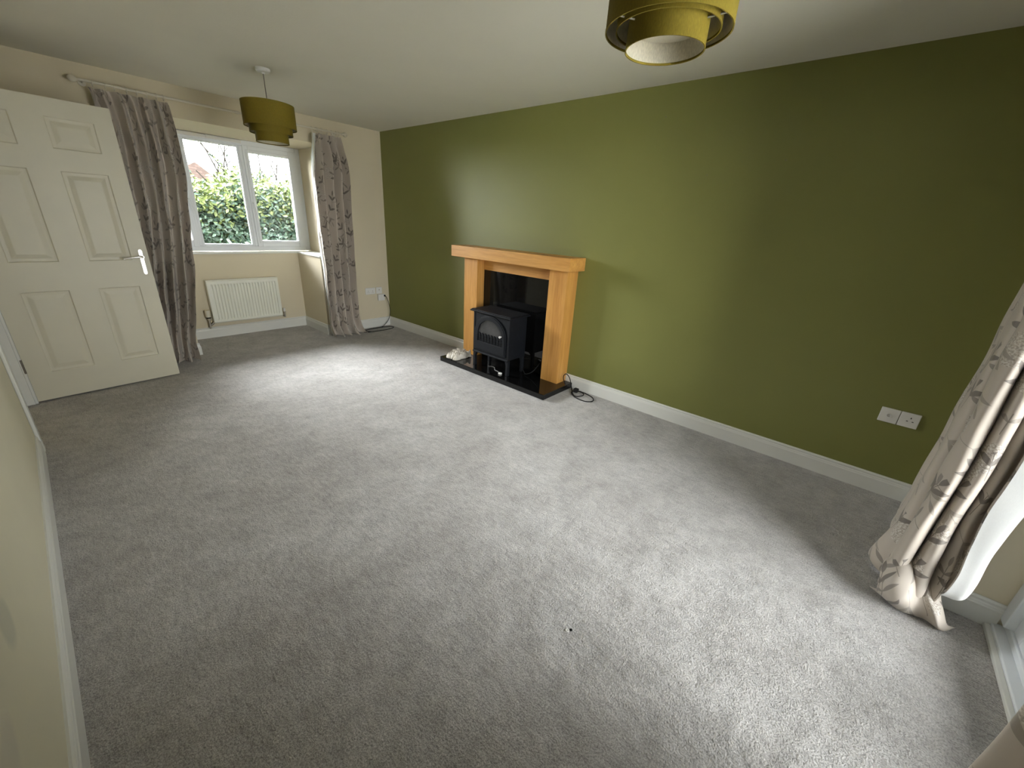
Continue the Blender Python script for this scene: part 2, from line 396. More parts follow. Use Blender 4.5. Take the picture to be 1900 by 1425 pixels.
# ------------------------------------------------------------------ mesh helpers
class MB:
    def __init__(s): s.v = []; s.f = []; s.uv = None; s.mi = []
    def add(s, vs, fs, mi=0):
        o = len(s.v); s.v += [Vector(v) for v in vs]
        s.f += [tuple(i + o for i in f) for f in fs]; s.mi += [mi] * len(fs)
        return s
    def box(s, x0, x1, y0, y1, z0, z1, mi=0):
        vs = [(x0, y0, z0), (x1, y0, z0), (x1, y1, z0), (x0, y1, z0), (x0, y0, z1), (x1, y0, z1), (x1, y1, z1), (x0, y1, z1)]
        return s.add(vs, [(0, 3, 2, 1), (4, 5, 6, 7), (0, 1, 5, 4), (1, 2, 6, 5), (2, 3, 7, 6), (3, 0, 4, 7)], mi)
    def prism(s, poly, fn, d0, d1, mi=0):
        """poly: 2-D outline; fn(a, b, d) -> 3-D point"""
        n = len(poly)
        vs = [fn(a, b, d0) for a, b in poly] + [fn(a, b, d1) for a, b in poly]
        fs = [tuple(range(n - 1, -1, -1)), tuple(range(n, 2 * n))]
        fs += [(i, (i + 1) % n, (i + 1) % n + n, i + n) for i in range(n)]
        return s.add(vs, fs, mi)
    def ring(s, outer, inner, fn, d0, d1, mi=0):
        n = len(outer)
        vs = [fn(a, b, d0) for a, b in outer] + [fn(a, b, d1) for a, b in outer] + \
             [fn(a, b, d0) for a, b in inner] + [fn(a, b, d1) for a, b in inner]
        fs = []
        for i in range(n):
            j = (i + 1) % n
            fs += [(i, j, j + n, i + n), (i + 2 * n, i + 3 * n, j + 3 * n, j + 2 * n),
                   (i + n, j + n, j + 3 * n, i + 3 * n), (i, i + 2 * n, j + 2 * n, j)]
        return s.add(vs, fs, mi)
    def lathe(s, prof, c=(0, 0, 0), seg=32, axis='z', cap=False, mi=0):
        vs = []; n = len(prof)
        for k in range(seg):
            a = 2 * PI * k / seg; ca, sa = math.cos(a), math.sin(a)
            for r, h in prof:
                if axis == 'z': p = (c[0] + r * ca, c[1] + r * sa, c[2] + h)
                elif axis == 'x': p = (c[0] + h, c[1] + r * ca, c[2] + r * sa)
                else: p = (c[0] + r * sa, c[1] + h, c[2] + r * ca)
                vs.append(p)
        fs = []
        for k in range(seg):
            k2 = (k + 1) % seg
            for i in range(n - 1):
                fs.append((k * n + i, k2 * n + i, k2 * n + i + 1, k * n + i + 1))
        s.add(vs, fs, mi)
        return s
    def tube(s, pts, r, seg=8, mi=0, smooth=True, rad=None):
        pts = [Vector(p) for p in pts]
        if smooth and len(pts) > 2: pts = catmull(pts, 8)
        up = Vector((0, 0, 1)); vs = []; prev = None
        for i, p in enumerate(pts):
            t = (pts[min(i + 1, len(pts) - 1)] - pts[max(i - 1, 0)]).normalized()
            if prev is None:
                a = t.cross(up)
                if a.length < 1e-3: a = t.cross(Vector((1, 0, 0)))
            else: a = prev - t * prev.dot(t)
            a.normalize(); b = t.cross(a); prev = a
            rr = r if rad is None else rad(i / (len(pts) - 1))
            for k in range(seg):
                g = 2 * PI * k / seg
                vs.append(p + a * (rr * math.cos(g)) + b * (rr * math.sin(g)))
        n = len(pts); fs = []
        for i in range(n - 1):
            for k in range(seg):
                k2 = (k + 1) % seg
                fs.append((i * seg + k, i * seg + k2, (i + 1) * seg + k2, (i + 1) * seg + k))
        fs += [tuple(range(seg - 1, -1, -1)), tuple((n - 1) * seg + k for k in range(seg))]
        return s.add(vs, fs, mi)
    def build(s, name, mat, parent=None, bevel=0, smooth=False, local=False, seg=2, solid=0, autosm=None):
        me = bpy.data.meshes.new(name)
        o = bpy.data.objects.new(name, me)
        if parent is not None:
            off = Vector((0, 0, 0)) if local else -root_of(parent)
            o.parent = parent
        else:
            xs = [v.x for v in s.v]; ys = [v.y for v in s.v]; zs = [v.z for v in s.v]
            org = Vector(((min(xs) + max(xs)) / 2, (min(ys) + max(ys)) / 2, min(zs)))
            if name.split('_')[0] in ('wall', 'floor', 'ceiling', 'baseboard', 'trim', 'ground'): org = Vector((0, 0, 0))
            o.location = org; off = -org
        me.from_pydata([tuple(v + off) for v in s.v], [], s.f)
        mats = mat if isinstance(mat, (list, tuple)) else [mat]
        for m in mats: me.materials.append(m)
        if len(mats) > 1: me.polygons.foreach_set('material_index', s.mi)
        if s.uv:
            ul = me.uv_layers.new(name='UVMap')
            for lp in me.loops: ul.data[lp.index].uv = s.uv[lp.vertex_index]
        me.validate(); me.update()
        import bmesh as _b
        bm = _b.new(); bm.from_mesh(me)
        if not s.uv: _b.ops.recalc_face_normals(bm, faces=bm.faces)
        bm.to_mesh(me); bm.free()
        if smooth: me.polygons.foreach_set('use_smooth', [True] * len(me.polygons))
        if autosm: 
            me.set_sharp_from_angle(angle=autosm)
        COL.objects.link(o)
        if solid:
            md = o.modifiers.new('solid', 'SOLIDIFY'); md.thickness = solid; md.offset = 0
        if bevel:
            b = o.modifiers.new('bevel', 'BEVEL'); b.width = bevel; b.segments = seg; b.limit_method = 'ANGLE'; b.angle_limit = 0.6
            b.harden_normals = False
        return o
def root_of(o):
    p = Vector((0, 0, 0))
    while o is not None:
        p += Vector(o.location); o = o.parent
    return p
def catmull(pts, n):
    P = [pts[0]] + list(pts) + [pts[-1]]; res = []
    for i in range(1, len(P) - 2):
        a, b, c, d = P[i - 1], P[i], P[i + 1], P[i + 2]
        for k in range(n):
            t = k / n
            res.append(0.5 * ((2 * b) + (c - a) * t + (2 * a - 5 * b + 4 * c - d) * t * t + (3 * b - a - 3 * c + d) * t ** 3))
    res.append(pts[-1]); return res
def empty(name, loc, rz=0):
    o = bpy.data.objects.new(name, None); COL.objects.link(o)
    o.location = loc; o.rotation_euler = (0, 0, rz); o.empty_display_size = 0.1
    return o
def tag(o, label=None, cat=None, group=None, kind=None):
    if label: o['label'] = label
    if cat: o['category'] = cat
    if group: o['group'] = group
    if kind: o['kind'] = kind
    return o
def struct(o, label, cat): return tag(o, label, cat, kind='structure')
def arc(cx, cy, r, a0, a1, n): return [(cx + r * math.cos(a0 + (a1 - a0) * i / n), cy + r * math.sin(a0 + (a1 - a0) * i / n)) for i in range(n + 1)]

# ------------------------------------------------------------------ room shell
BX0, BX1 = -2.196, -0.877       # bay, below the sill
WX0, WX1 = -2.457, -0.67        # window opening above the sill
BY, WY = 0.61, 0.70             # lower bay wall / inner face of the window frame
SILL, SOF = 0.935, 2.085
PX0, PX1, PY, PH = -2.42, -0.877, -5.64, 2.10   # patio door recess

struct(MB().box(XL - 1.3, 0.15, -5.72, 0.90, -0.12, 0).build('floor', CARPET),
       'pale grey cut pile carpet covering the whole room', 'carpet')
struct(MB().box(XL - 1.3, 0.15, -5.85, 1.0, H, H + 0.12).build('ceiling', CEIL), 'plain matt white ceiling', 'ceiling')
struct(MB().box(0, 0.15, YN, 0.0, 0, H).build('wall_right', GREEN), 'olive green painted wall behind the fireplace', 'wall')
m = MB()
m.box(WX1, 0.15, 0, 0.30, 0, H).box(WX1, WX1 + 0.25, 0.30, 1.0, 0, H)
m.box(BX1, WX1, 0, 1.0, 0, SILL - 0.022)
m.box(XL - 0.12, WX0, 0, 0.30, 0, H).box(WX0 - 0.25, WX0, 0.30, 1.0, 0, H)
m.box(WX0, BX0, 0, 1.0, 0, SILL - 0.022)
m.box(BX0, BX1, BY, 1.0, 0, SILL - 0.022)
m.box(WX0, WX1, 0, 1.0, SOF, H)
struct(m.build('wall_far', CREAM), 'cream wall with the window bay at the far end', 'wall')
DY0, DY1, DH = -1.455, -0.575, 2.02      # doorway in the left wall
m = MB().box(XL - 0.12, XL, -5.85, DY0, 0, H).box(XL - 0.12, XL, DY1, 0, 0, H).box(XL - 0.12, XL, DY0, DY1, DH, H)
struct(m.build('wall_left', LEFTW), 'cream left wall with the doorway and grey patches low down', 'wall')
m = MB().box(PX1, 0.15, -5.85, YN, 0, H).box(XL, PX0, -5.85, YN, 0, H).box(PX0, PX1, -5.85, YN, PH, H)
struct(m.build('wall_near', CREAM), 'cream wall around the patio door recess', 'wall')
m = MB().box(XL - 1.3, XL - 1.2, -3.6, 1.0, 0, H).box(XL - 1.3, XL - 0.12, 0.9, 1.0, 0, H).box(XL - 1.3, XL - 0.12, -3.6, -3.5, 0, H)
struct(m.build('wall_hall', HALLW), 'plain cream hall wall seen through the doorway', 'wall')

SKP = [(0, 0), (.015, 0), (.015, .084), (.0125, .089), (.0115, .096), (.0085, .1), (.0085, .105), (.0105, .108), (.0105, .112), (.006, .119), (0, .12)]
def skirt(mb, p0, p1, nrm, e0=0.0, e1=0.0):
    """profile swept from p0 to p1; e0/e1: how far the ends run on at full depth (mitre: + outside, - inside)"""
    p0, p1, nrm = Vector((p0[0], p0[1], 0)), Vector((p1[0], p1[1], 0)), Vector((nrm[0], nrm[1], 0))
    t = (p1 - p0).normalized(); n = len(SKP); vs = []
    for P, e, sg in ((p0, e0, -1), (p1, e1, 1)):
        for a, z in SKP: vs.append(P + nrm * a + Vector((0, 0, z)) + t * (sg * e * a))
    fs = [tuple(range(n)), tuple(range(2 * n - 1, n - 1, -1))] + [(i, i + n, (i + 1) % n + n, (i + 1) % n) for i in range(n)]
    mb.add(vs, fs)
m = MB(); skirt(m, (0, 0), (0, -1.69), (-1, 0), -1, 0); skirt(m, (0, -2.95), (0, YN), (-1, 0), 0, -1)
struct(m.build('baseboard_right', GLOSSW), 'off-white moulded skirting board along the green wall', 'skirting board')
m = MB()
skirt(m, (0, 0), (BX1, 0), (0, -1), -1, 1); skirt(m, (BX1, 0), (BX1, BY), (-1, 0), 1, -1)
skirt(m, (BX1, BY), (BX0, BY), (0, -1), -1, -1); skirt(m, (BX0, BY), (BX0, 0), (1, 0), -1, 1)
skirt(m, (BX0, 0), (XL, 0), (0, -1), 1, -1)
struct(m.build('baseboard_far', GLOSSW), 'off-white skirting board turning round the window bay', 'skirting board')
m = MB(); skirt(m, (XL, 0), (XL, DY1 + .07), (1, 0), -1, 0); skirt(m, (XL, DY0 - .075), (XL, YN), (1, 0), 0, -1)
struct(m.build('baseboard_left', GLOSSW), 'off-white skirting board along the left wall', 'skirting board')
m = MB(); skirt(m, (0, YN), (PX1, YN), (0, 1), -1, 1); skirt(m, (PX1, YN), (PX1, PY), (-1, 0), 1, 0)
skirt(m, (PX0, PY), (PX0, YN), (1, 0), 0, 1); skirt(m, (PX0, YN), (XL, YN), (0, 1), 1, -1)
struct(m.build('baseboard_near', GLOSSW), 'off-white skirting board round the patio door recess', 'skirting board')

# window board
m = MB()
z0, z1 = SILL - 0.022, SILL
poly = [(BX1 - .012, -.012), (WX1, -.012), (WX1, WY), (WX0, WY), (WX0, -.012), (BX0 + .012, -.012), (BX0 + .012, BY - .015), (BX1 - .012, BY - .015)]
m.prism(poly, lambda a, b, d: (a, b, d), z0, z1)
struct(m.build('trim_1', GLOSSW, bevel=.004), 'white gloss window sill board running round the bay', 'window sill')

# ------------------------------------------------------------------ window
win = struct(empty('window_1', (-1.5375, WY, SILL)), 'white three-light casement window above the radiator', 'window')
def rect_ring(mb, x0, x1, z0, z1, t, y0, y1, tb=None):
    tb = tb or t
    mb.box(x0, x0 + t, y0, y1, z0, z1).box(x1 - t, x1, y0, y1, z0, z1)
    mb.box(x0 + t, x1 - t, y0, y1, z0, z0 + tb).box(x0 + t, x1 - t, y0, y1, z1 - t, z1)
m = MB(); rect_ring(m, WX0, WX1, SILL, SOF, .055, WY, WY + .07)
for mx in (-1.8495, -1.2775): m.box(mx - .03, mx + .03, WY + .004, WY + .066, SILL + .055, SOF - .055)
m.build('frame', UPVC, win, bevel=.006)
GX = [(-2.319, -1.900), (-1.799, -1.328), (-1.227, -.808)]
for k, (ga, gb) in enumerate(GX):
    if k == 1:
        f = MB(); rect_ring(f, -1.823, -1.304, SILL + .05, SOF - .05, .026, WY + .012, WY + .055)
        gz0, gz1 = 1.007, 2.003
    else:
        xa, xb = (WX0 + .048, gb + .052) if k == 0 else (ga - .052, WX1 - .048)
        f = MB(); f.box(xa, ga, WY - .012, WY + .05, SILL + .047, SOF - .047).box(gb, xb, WY - .012, WY + .05, SILL + .047, SOF - .047)
        f.box(ga, gb, WY - .012, WY + .05, SILL + .047, 1.052).box(ga, gb, WY - .012, WY + .05, 1.967, SOF - .047)
        rect_ring(f, ga - .03, gb + .03, 1.022, 1.997, .03, WY - .02, WY - .011)
        gz0, gz1 = 1.045, 1.975
    so = f.build('glazing_bead' if k == 1 else 'casement', UPVC, win, bevel=.005)
    g = MB().box(ga - .004, gb + .004, WY + .028, WY + .032, gz0 - .012, gz1 + .012).build('pane', GLASS, so)
    if k != 1:
        hx = ga - .035 if k == 2 else gb + .035
        h = MB(); h.box(hx - .009, hx + .009, WY - .03, WY - .019, 1.40, 1.47)
        h.tube([(hx, WY - .03, 1.455), (hx, WY - .052, 1.452), (hx + .006, WY - .056, 1.40), (hx + .018, WY - .052, 1.34)], .008, 8)
        h.build('window_handle', UPVC, so, bevel=.002)
v = MB().box(-1.87, -1.28, WY - .014, WY, 2.048, 2.078)
v.box(-1.60, -1.585, WY - .024, WY - .014, 2.045, 2.084)
v.build('trickle_vent', PLAST, win, bevel=.003)

# ------------------------------------------------------------------ outside
struct(MB().box(-30, 40, 1.0, 60, -.3, -.2).build('ground', GRASS), 'rough grass of the front garden', 'ground')
struct(MB().box(-12, 12, -14, -5.85, -.25, -.12).build('ground_patio', PAVING), 'pale paving outside the patio doors', 'patio')
hr = R
hedge = tag(empty('laurel_hedge', (-1.2, 2.5, -.2)), 'thick evergreen hedge with yellow-green tips outside the window', 'hedge')
def htop(x): return 1.62 + 0.13 * (x + 1.6) + 0.07 * math.sin(x * 5.1) + 0.05 * math.sin(x * 13 + 1)
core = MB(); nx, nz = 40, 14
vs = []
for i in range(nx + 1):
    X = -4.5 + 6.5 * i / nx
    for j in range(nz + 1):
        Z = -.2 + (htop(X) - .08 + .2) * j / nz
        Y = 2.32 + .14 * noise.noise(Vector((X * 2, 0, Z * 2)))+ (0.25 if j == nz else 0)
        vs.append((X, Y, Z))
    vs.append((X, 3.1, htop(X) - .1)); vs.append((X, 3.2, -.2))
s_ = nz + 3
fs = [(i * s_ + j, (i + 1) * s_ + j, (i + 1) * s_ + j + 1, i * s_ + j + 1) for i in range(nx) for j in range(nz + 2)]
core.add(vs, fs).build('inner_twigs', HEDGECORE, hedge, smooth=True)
lf = MB(); tint = []
def leaf(c, size, col):
    d = Vector((hr.uniform(-1, 1), hr.uniform(-1, .35), hr.uniform(-.5, 1))).normalized()
    nrm = Vector((hr.uniform(-.8, .8), -1 + hr.uniform(-.3, .6), hr.uniform(-.2, 1.1))).normalized()
    sd = d.cross(nrm)
    if sd.length < .1: return
    sd.normalize(); n2 = sd.cross(d)
    wd = size * .24
    p = [c - d * size * .5, c - d * size * .1 + sd * wd + n2 * wd * .35, c + d * size * .25 + sd * wd * .8 + n2 * wd * .35, c + d * size * .5,
         c + d * size * .25 - sd * wd * .8 + n2 * wd * .35, c - d * size * .1 - sd * wd + n2 * wd * .35, c + d * size * .08]
    lf.add(p, [(0, 1, 6), (1, 2, 6), (2, 3, 6), (3, 4, 6), (4, 5, 6), (5, 0, 6)])
    tint.extend([col] * 7)
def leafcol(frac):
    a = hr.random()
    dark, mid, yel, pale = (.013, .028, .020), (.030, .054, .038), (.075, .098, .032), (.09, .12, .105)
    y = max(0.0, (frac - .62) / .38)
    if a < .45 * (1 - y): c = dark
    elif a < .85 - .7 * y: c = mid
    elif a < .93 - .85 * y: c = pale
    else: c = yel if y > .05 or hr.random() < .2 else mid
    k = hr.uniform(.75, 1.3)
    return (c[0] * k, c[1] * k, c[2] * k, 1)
for i in range(15000):
    X = hr.uniform(-3.6, 1.2); top = htop(X)
    Z = hr.uniform(.3, 1) ** .8 * (top + .02) if i > 2500 else top + hr.gauss(0, .05)
    Y = 2.32 + .14 * noise.noise(Vector((X * 2, 0, Z * 2))) - abs(hr.gauss(0, .10)) + (hr.uniform(0, .6) if i <= 2500 else 0)
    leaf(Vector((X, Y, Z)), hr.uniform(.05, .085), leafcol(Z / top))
tw = MB()
for i in range(46):
    X = hr.uniform(-1.9, .5); b = Vector((X, 2.35 + hr.uniform(-.1, .3), htop(X) - .1))
    ln = hr.uniform(.18, .42) * (1.25 if X > -1.0 else .8); dr = Vector((hr.uniform(-.5, .4), hr.uniform(-.15, .15), 1)).normalized()
    pts = [b, b + dr * ln * .5, b + dr * ln + Vector((hr.uniform(-.04, .04), 0, 0))]
    tw.tube(pts, .005, 5, rad=lambda t: .006 * (1 - .7 * t))
    if i % 4:
        for q in range(int(ln / .028)):
            t = q * .028 / ln
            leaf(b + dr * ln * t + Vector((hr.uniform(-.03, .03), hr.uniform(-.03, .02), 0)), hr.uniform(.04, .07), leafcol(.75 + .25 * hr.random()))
for (X, dx, ln) in ((-.95, -.5, 1.0), (-.88, -.2, .85), (-.80, -.75, .9), (-.2, -.3, .8), (-.35, .2, .7), (-1.45, -.3, .7), (-1.05, .2, .95), (-1.2, .35, .6), (-.55, .1, .75)):
    b = Vector((X, 2.6, htop(X) - .2)); e = b + Vector((dx * ln, 0, ln))
    tw.tube([b, b.lerp(e, .5) + Vector((.05, 0, .06)), e], .006, 5, rad=lambda t: .013 * (1 - .6 * t))
    for q in range(3):
        s0 = b.lerp(e, .35 + .2 * q)
        tw.tube([s0, s0 + Vector((hr.uniform(-.2, .2), 0, .2))], .006, 4, smooth=False)
tw.build('bare_branches', TWIG, hedge)
lo = lf.build('foliage', LEAF, hedge)
ca = lo.data.color_attributes.new('leaf_tint', 'FLOAT_COLOR', 'POINT')
flat = [c for t in tint for c in t]
if len(ca.data) * 4 == len(flat): ca.data.foreach_set('color', flat)
hs = tag(empty('neighbouring_house', (5.0, 33, -.2)), 'brick house with orange tiled roof beyond the hedge', 'house')
MB().box(1.5, 9.0, 30.5, 38, -.2, 1.9).build('wall', BRICK, hs)
AP = Vector((5.7, 31.5, 4.05))
MB().add([(1.0, 30, 1.6), (9.2, 30, .7), (9.2, 39, .7), (1.0, 39, 1.6), AP, (3.4, 35, 3.9), (1.0, 30, 1.4), (9.2, 30, .5), (9.2, 39, .5), (1.0, 39, 1.4)],
         [(0, 1, 4), (1, 2, 4), (2, 3, 5, 4), (3, 0, 5), (0, 4, 5), (6, 7, 1, 0), (7, 8, 2, 1), (8, 9, 3, 2), (9, 6, 0, 3), (9, 8, 7, 6)]).build('roof', TILE, hs)

# ------------------------------------------------------------------ radiator
rad = tag(empty('radiator', (-1.545, .56, .15)), 'white ribbed panel radiator under the bay window', 'radiator')
rx0, rx1, rz0, rz1, ry = -1.905, -1.187, .172, .640, .53
m = MB(); n = 22; vs = []; prof = []
pitch = (rx1 - rx0 - .05) / n
xs = [(rx0, 0), (rx0 + .025, 0)]
for k in range(n):
    a = rx0 + .025 + k * pitch
    xs += [(a + pitch * .18, 0.0), (a + pitch * .34, .011), (a + pitch * .70, .011), (a + pitch * .86, 0.0)]
xs += [(rx1 - .025, 0), (rx1, 0)]
zz = [(rz0, 0, .012), (rz0 + .012, 0, 0), (rz0 + .03, 0, 0), (rz0 + .048, 1, 0), (rz1 - .055, 1, 0), (rz1 - .037, 0, 0), (rz1 - .01, 0, 0), (rz1, 0, .010)]
for (z, g, back) in zz:
    for (x, d) in xs: vs.append((x, ry + d * g + back, z))
c_ = len(xs)
fs = [(j * c_ + i, j * c_ + i + 1, (j + 1) * c_ + i + 1, (j + 1) * c_ + i) for j in range(len(zz) - 1) for i in range(c_ - 1)]
m.add(vs, fs); m.box(rx0 + .002, rx1 - .002, ry + .0115, ry + .03, rz0 + .005, rz1 - .005)
m.build('panel', RADW, rad)
MB().box(rx0 - .003, rx0, ry + .004, ry + .062, rz0 + .02, rz1).build('side_cover', RADW, rad, bevel=.001)
MB().box(rx1, rx1 + .003, ry + .004, ry + .062, rz0 + .02, rz1).build('side_cover', RADW, rad, bevel=.001)
m = MB().box(rx0 - .003, rx1 + .003, ry + .002, ry + .064, rz1 - .002, rz1 + .004)
for k in range(34): 
    a = rx0 + .01 + k * .0208
    m.box(a, a + .012, ry + .012, ry + .054, rz1 + .0035, rz1 + .006)
m.build('top_grille', RADW, rad)
for a in (rx0 + .1, rx1 - .13): MB().box(a, a + .03, ry + .03, BY, rz0 + .05, rz1 - .05).build('wall_bracket', RADW, rad)
vx = rx0 - .042
tv = MB().lathe([(0, -.10), (.011, -.10), (.011, .0), (.016, .002), (.016, .02), (0, .02)], (vx, ry + .03, .215), 16)
tv.tube([(vx, ry + .03, .16), (vx + .02, ry + .03, .16), (vx + .05, ry + .03, .185)], .010, 8)
tv.tube([(vx, ry + .03, .135), (vx, ry + .055, .125), (vx, BY, .125)], .0075, 8)
tvo = tv.build('thermostatic_valve', COPPER, rad, smooth=True, autosm=.6)
MB().lathe([(0, .232), (.020, .232), (.024, .245), (0, .245)], (vx, ry + .03, 0), 20).build('valve_collar', HOLE, tvo)
MB().lathe([(0, .245), (.025, .246), (.027, .308), (.022, .322), (0, .323)], (vx, ry + .03, 0), 24).build('valve_head', PLASTB, tvo, smooth=True, autosm=.6)
vx = rx1 + .035
tv = MB().lathe([(0, .15), (.010, .15), (.010, .205), (.015, .207), (.015, .222), (0, .222)], (vx, ry + .03, 0), 16)
tv.tube([(vx, ry + .03, .19), (vx - .035, ry + .03, .19)], .010, 8, smooth=False)
tv.tube([(vx, ry + .03, .16), (vx, ry + .055, .155), (vx, BY, .155)], .0075, 8)
tvo = tv.build('lockshield_valve', COPPER, rad, smooth=True, autosm=.6)
MB().lathe([(0, .222), (.014, .222), (.013, .262), (0, .264)], (vx, ry + .03, 0), 20).build('valve_cap', PLAST, tvo, smooth=True, autosm=.6)

# ------------------------------------------------------------------ interior door
HXx, HYy, ANG, DWD, DHT = XL + .014, -.585, .0766, .837, 1.981
door = struct(empty('door_1', (HXx, HYy, 0)), 'white six-panel interior door standing open on the left', 'door')
m = MB()
# lining of the doorway and architraves, in world coordinates
m.box(XL - .135, XL + .001, DY1 - .028, DY1 + .001, 0, DH).box(XL - .135, XL + .001, DY0 - .001, DY0 + .028, 0, DH).box(XL - .135, XL + .001, DY0, DY1, DH - .028, DH + .001)
m.box(XL - .075, XL - .045, DY1 - .04, DY1 - .028, 0, DH - .028).box(XL - .075, XL - .045, DY0 + .028, DY0 + .04, 0, DH - .028)
m.build('door_lining', GLOSSW, door, bevel=.002)
m = MB()
for (a, b) in ((DY1 - .022, DY1 + .048), (DY0 - .048, DY0 + .022)):
    m.box(XL, XL + .016, a, b, 0, DH + .048)
m.box(XL, XL + .016, DY0 - .048, DY1 + .048, DH - .022, DH + .048)
m.build('architrave', GLOSSW, door, bevel=.005)
leafp = empty('door_leaf_pivot', (0, 0, 0))
bpy.data.objects.remove(leafp)
def door_leaf():
    S = [0, .11, .345, .495, .735, DWD]; Z = [0, .20, .77, .966, 1.552, 1.685, 1.872, DHT]
    T = .035
    mb = MB()
    rings = [(0, 0), (.006, -.0055), (.016, -.0065), (.024, -.0065), (.048, -.0015), (.052, -.001)]
    for side in (0, 1):
        f = (lambda s, z, d: (s, -d, z)) if side == 0 else (lambda s, z, d: (s, T + d, z))
        for i in range(5):
            for j in range(7):
                s0, s1, q0, q1 = S[i], S[i + 1], Z[j], Z[j + 1]
                if i in (1, 3) and j in (1, 3, 5):
                    R_ = []
                    for (ins, d) in rings:
                        R_ += [f(s0 + ins, q0 + ins, d), f(s1 - ins, q0 + ins, d), f(s1 - ins, q1 - ins, d), f(s0 + ins, q1 - ins, d)]
                    fs = []
                    for k in range(len(rings) - 1):
                        for e in range(4):
                            fs.append((k * 4 + e, k * 4 + (e + 1) % 4, (k + 1) * 4 + (e + 1) % 4, (k + 1) * 4 + e))
                    k = (len(rings) - 1) * 4; fs.append((k, k + 1, k + 2, k + 3))
                    mb.add(R_, fs)
                else:
                    mb.add([f(s0, q0, 0), f(s1, q0, 0), f(s1, q1, 0), f(s0, q1, 0)], [(0, 1, 2, 3)])
    mb.add([(0, 0, 0), (0, T, 0), (0, T, DHT), (0, 0, DHT)], [(0, 1, 2, 3)])
    mb.add([(DWD, 0, 0), (DWD, T, 0), (DWD, T, DHT), (DWD, 0, DHT)], [(0, 1, 2, 3)])
    mb.add([(0, 0, 0), (DWD, 0, 0), (DWD, T, 0), (0, T, 0)], [(0, 1, 2, 3)])
    mb.add([(0, 0, DHT), (DWD, 0, DHT), (DWD, T, DHT), (0, T, DHT)], [(0, 1, 2, 3)])
    return mb
lo = door_leaf().build('door_leaf', DOORW, door, local=True)
lo.rotation_euler = (0, 0, ANG); lo.location = (0.003, 0, .012)
# lever handle on the leaf (sub-part; leaf coordinates)
hz = .96
m = MB()
pl = [(.772 + .011 * math.cos(t), 1.03 + .014 * math.sin(t)) for t in [PI * k / 10 for k in range(11)]]
pl2 = [(.772 + .011 * math.cos(t), hz - .09 + .014 * math.sin(t)) for t in [PI + PI * k / 10 for k in range(11)]]
m.prism(pl + pl2, lambda a, b, d: (a + .02, d, b), 0, -.009)
m.lathe([(0, -.045), (.010, -.045), (.0105, -.008)], (.792, 0, .99), 16, axis='y')
m.tube([(.792, -.042, .99), (.775, -.046, .992), (.74, -.046, .988), (.70, -.048, .985), (.672, -.052, .983)], .0085, 10, rad=lambda t: .0095 - .0025 * math.sin(PI * t))
ho = m.build('lever_handle', CHROME, lo, local=True, smooth=True, autosm=.7); ho['label'] = 'chrome lever handle'
for hzv in (.27, 1.0, 1.75):
    m = MB().lathe([(0, hzv - .05), (.007, hzv - .05), (.007, hzv + .05), (0, hzv + .05)], (-.006, -.006, 0), 12)
    m.box(-.016, .0, -.006, -.001, hzv - .045, hzv + .045)
    m.build('hinge', DARKMET, lo, local=True)

# ------------------------------------------------------------------ patio door
pd_ = struct(empty('door_2', (-1.65, PY, 0)), 'white sliding patio door in the recess on the right', 'patio door')
m = MB(); m.box(PX0, PX1, PY - .10, PY + .012, 0, .028); m.box(PX0, PX1, PY - .10, PY - .02, .028, .06)
m.box(PX0, PX0 + .065, PY - .10, PY, .06, PH).box(PX1 - .065, PX1, PY - .10, PY, .06, PH).box(PX0 + .065, PX1 - .065, PY - .10, PY, PH - .07, PH)
m.build('outer_frame', UPVC, pd_, bevel=.004)
m = MB().box(PX0, PX1, PY + .012, PY + .03, 0, .018)
m.build('threshold_strip', GLOSSW, pd_, bevel=.003)
for k, (a, b, yy) in enumerate(((PX0 + .065, -1.62, -.075), (-1.68, PX1 - .065, -.045))):
    m = MB(); rect_ring(m, a, b, .062, PH - .072, .075, PY + yy - .02, PY + yy + .018)
    so = m.build('sliding_sash', UPVC, pd_, bevel=.004)
    MB().box(a + .07, b - .07, PY + yy - .004, PY + yy + .002, .13, PH - .14).build('pane', GLASS, so)
    if k == 1:
        MB().tube([(a + .035, PY + yy + .02, .95), (a + .035, PY + yy + .055, .97), (a + .035, PY + yy + .055, 1.13), (a + .035, PY + yy + .02, 1.15)], .008, 8).build('pull_handle', UPVC, so)

# ------------------------------------------------------------------ fireplace
fp = tag(empty('fireplace_surround', (0, -2.32, .05)), 'light oak fireplace surround with black back panel on the green wall', 'fireplace')
fp.location = (0, -2.32, .05)
MB().box(-.236, 0, -3.017, -1.566, 1.067, 1.175).build('mantel_shelf', OAKH, fp, bevel=.003)
for (a, b) in ((-1.873, -1.683), (-2.957, -2.768)):
    MB().box(-.16, 0, a, b, .05, 1.067).build('pilaster', OAKV, fp, bevel=.002)
MB().box(-.065, 0, -2.768, -1.873, .957, 1.067).build('header_board', OAKH, fp, bevel=.001)
MB().box(-.060, -.002, -2.766, -1.875, .05, .956).build('back_panel', GRANITE, fp)
tag(MB().box(-.462, -.0005, -3.036, -1.648, 0, .05).build('hearth', GRANITE, bevel=.004), 'polished black stone hearth slab on the grey carpet', 'hearth')

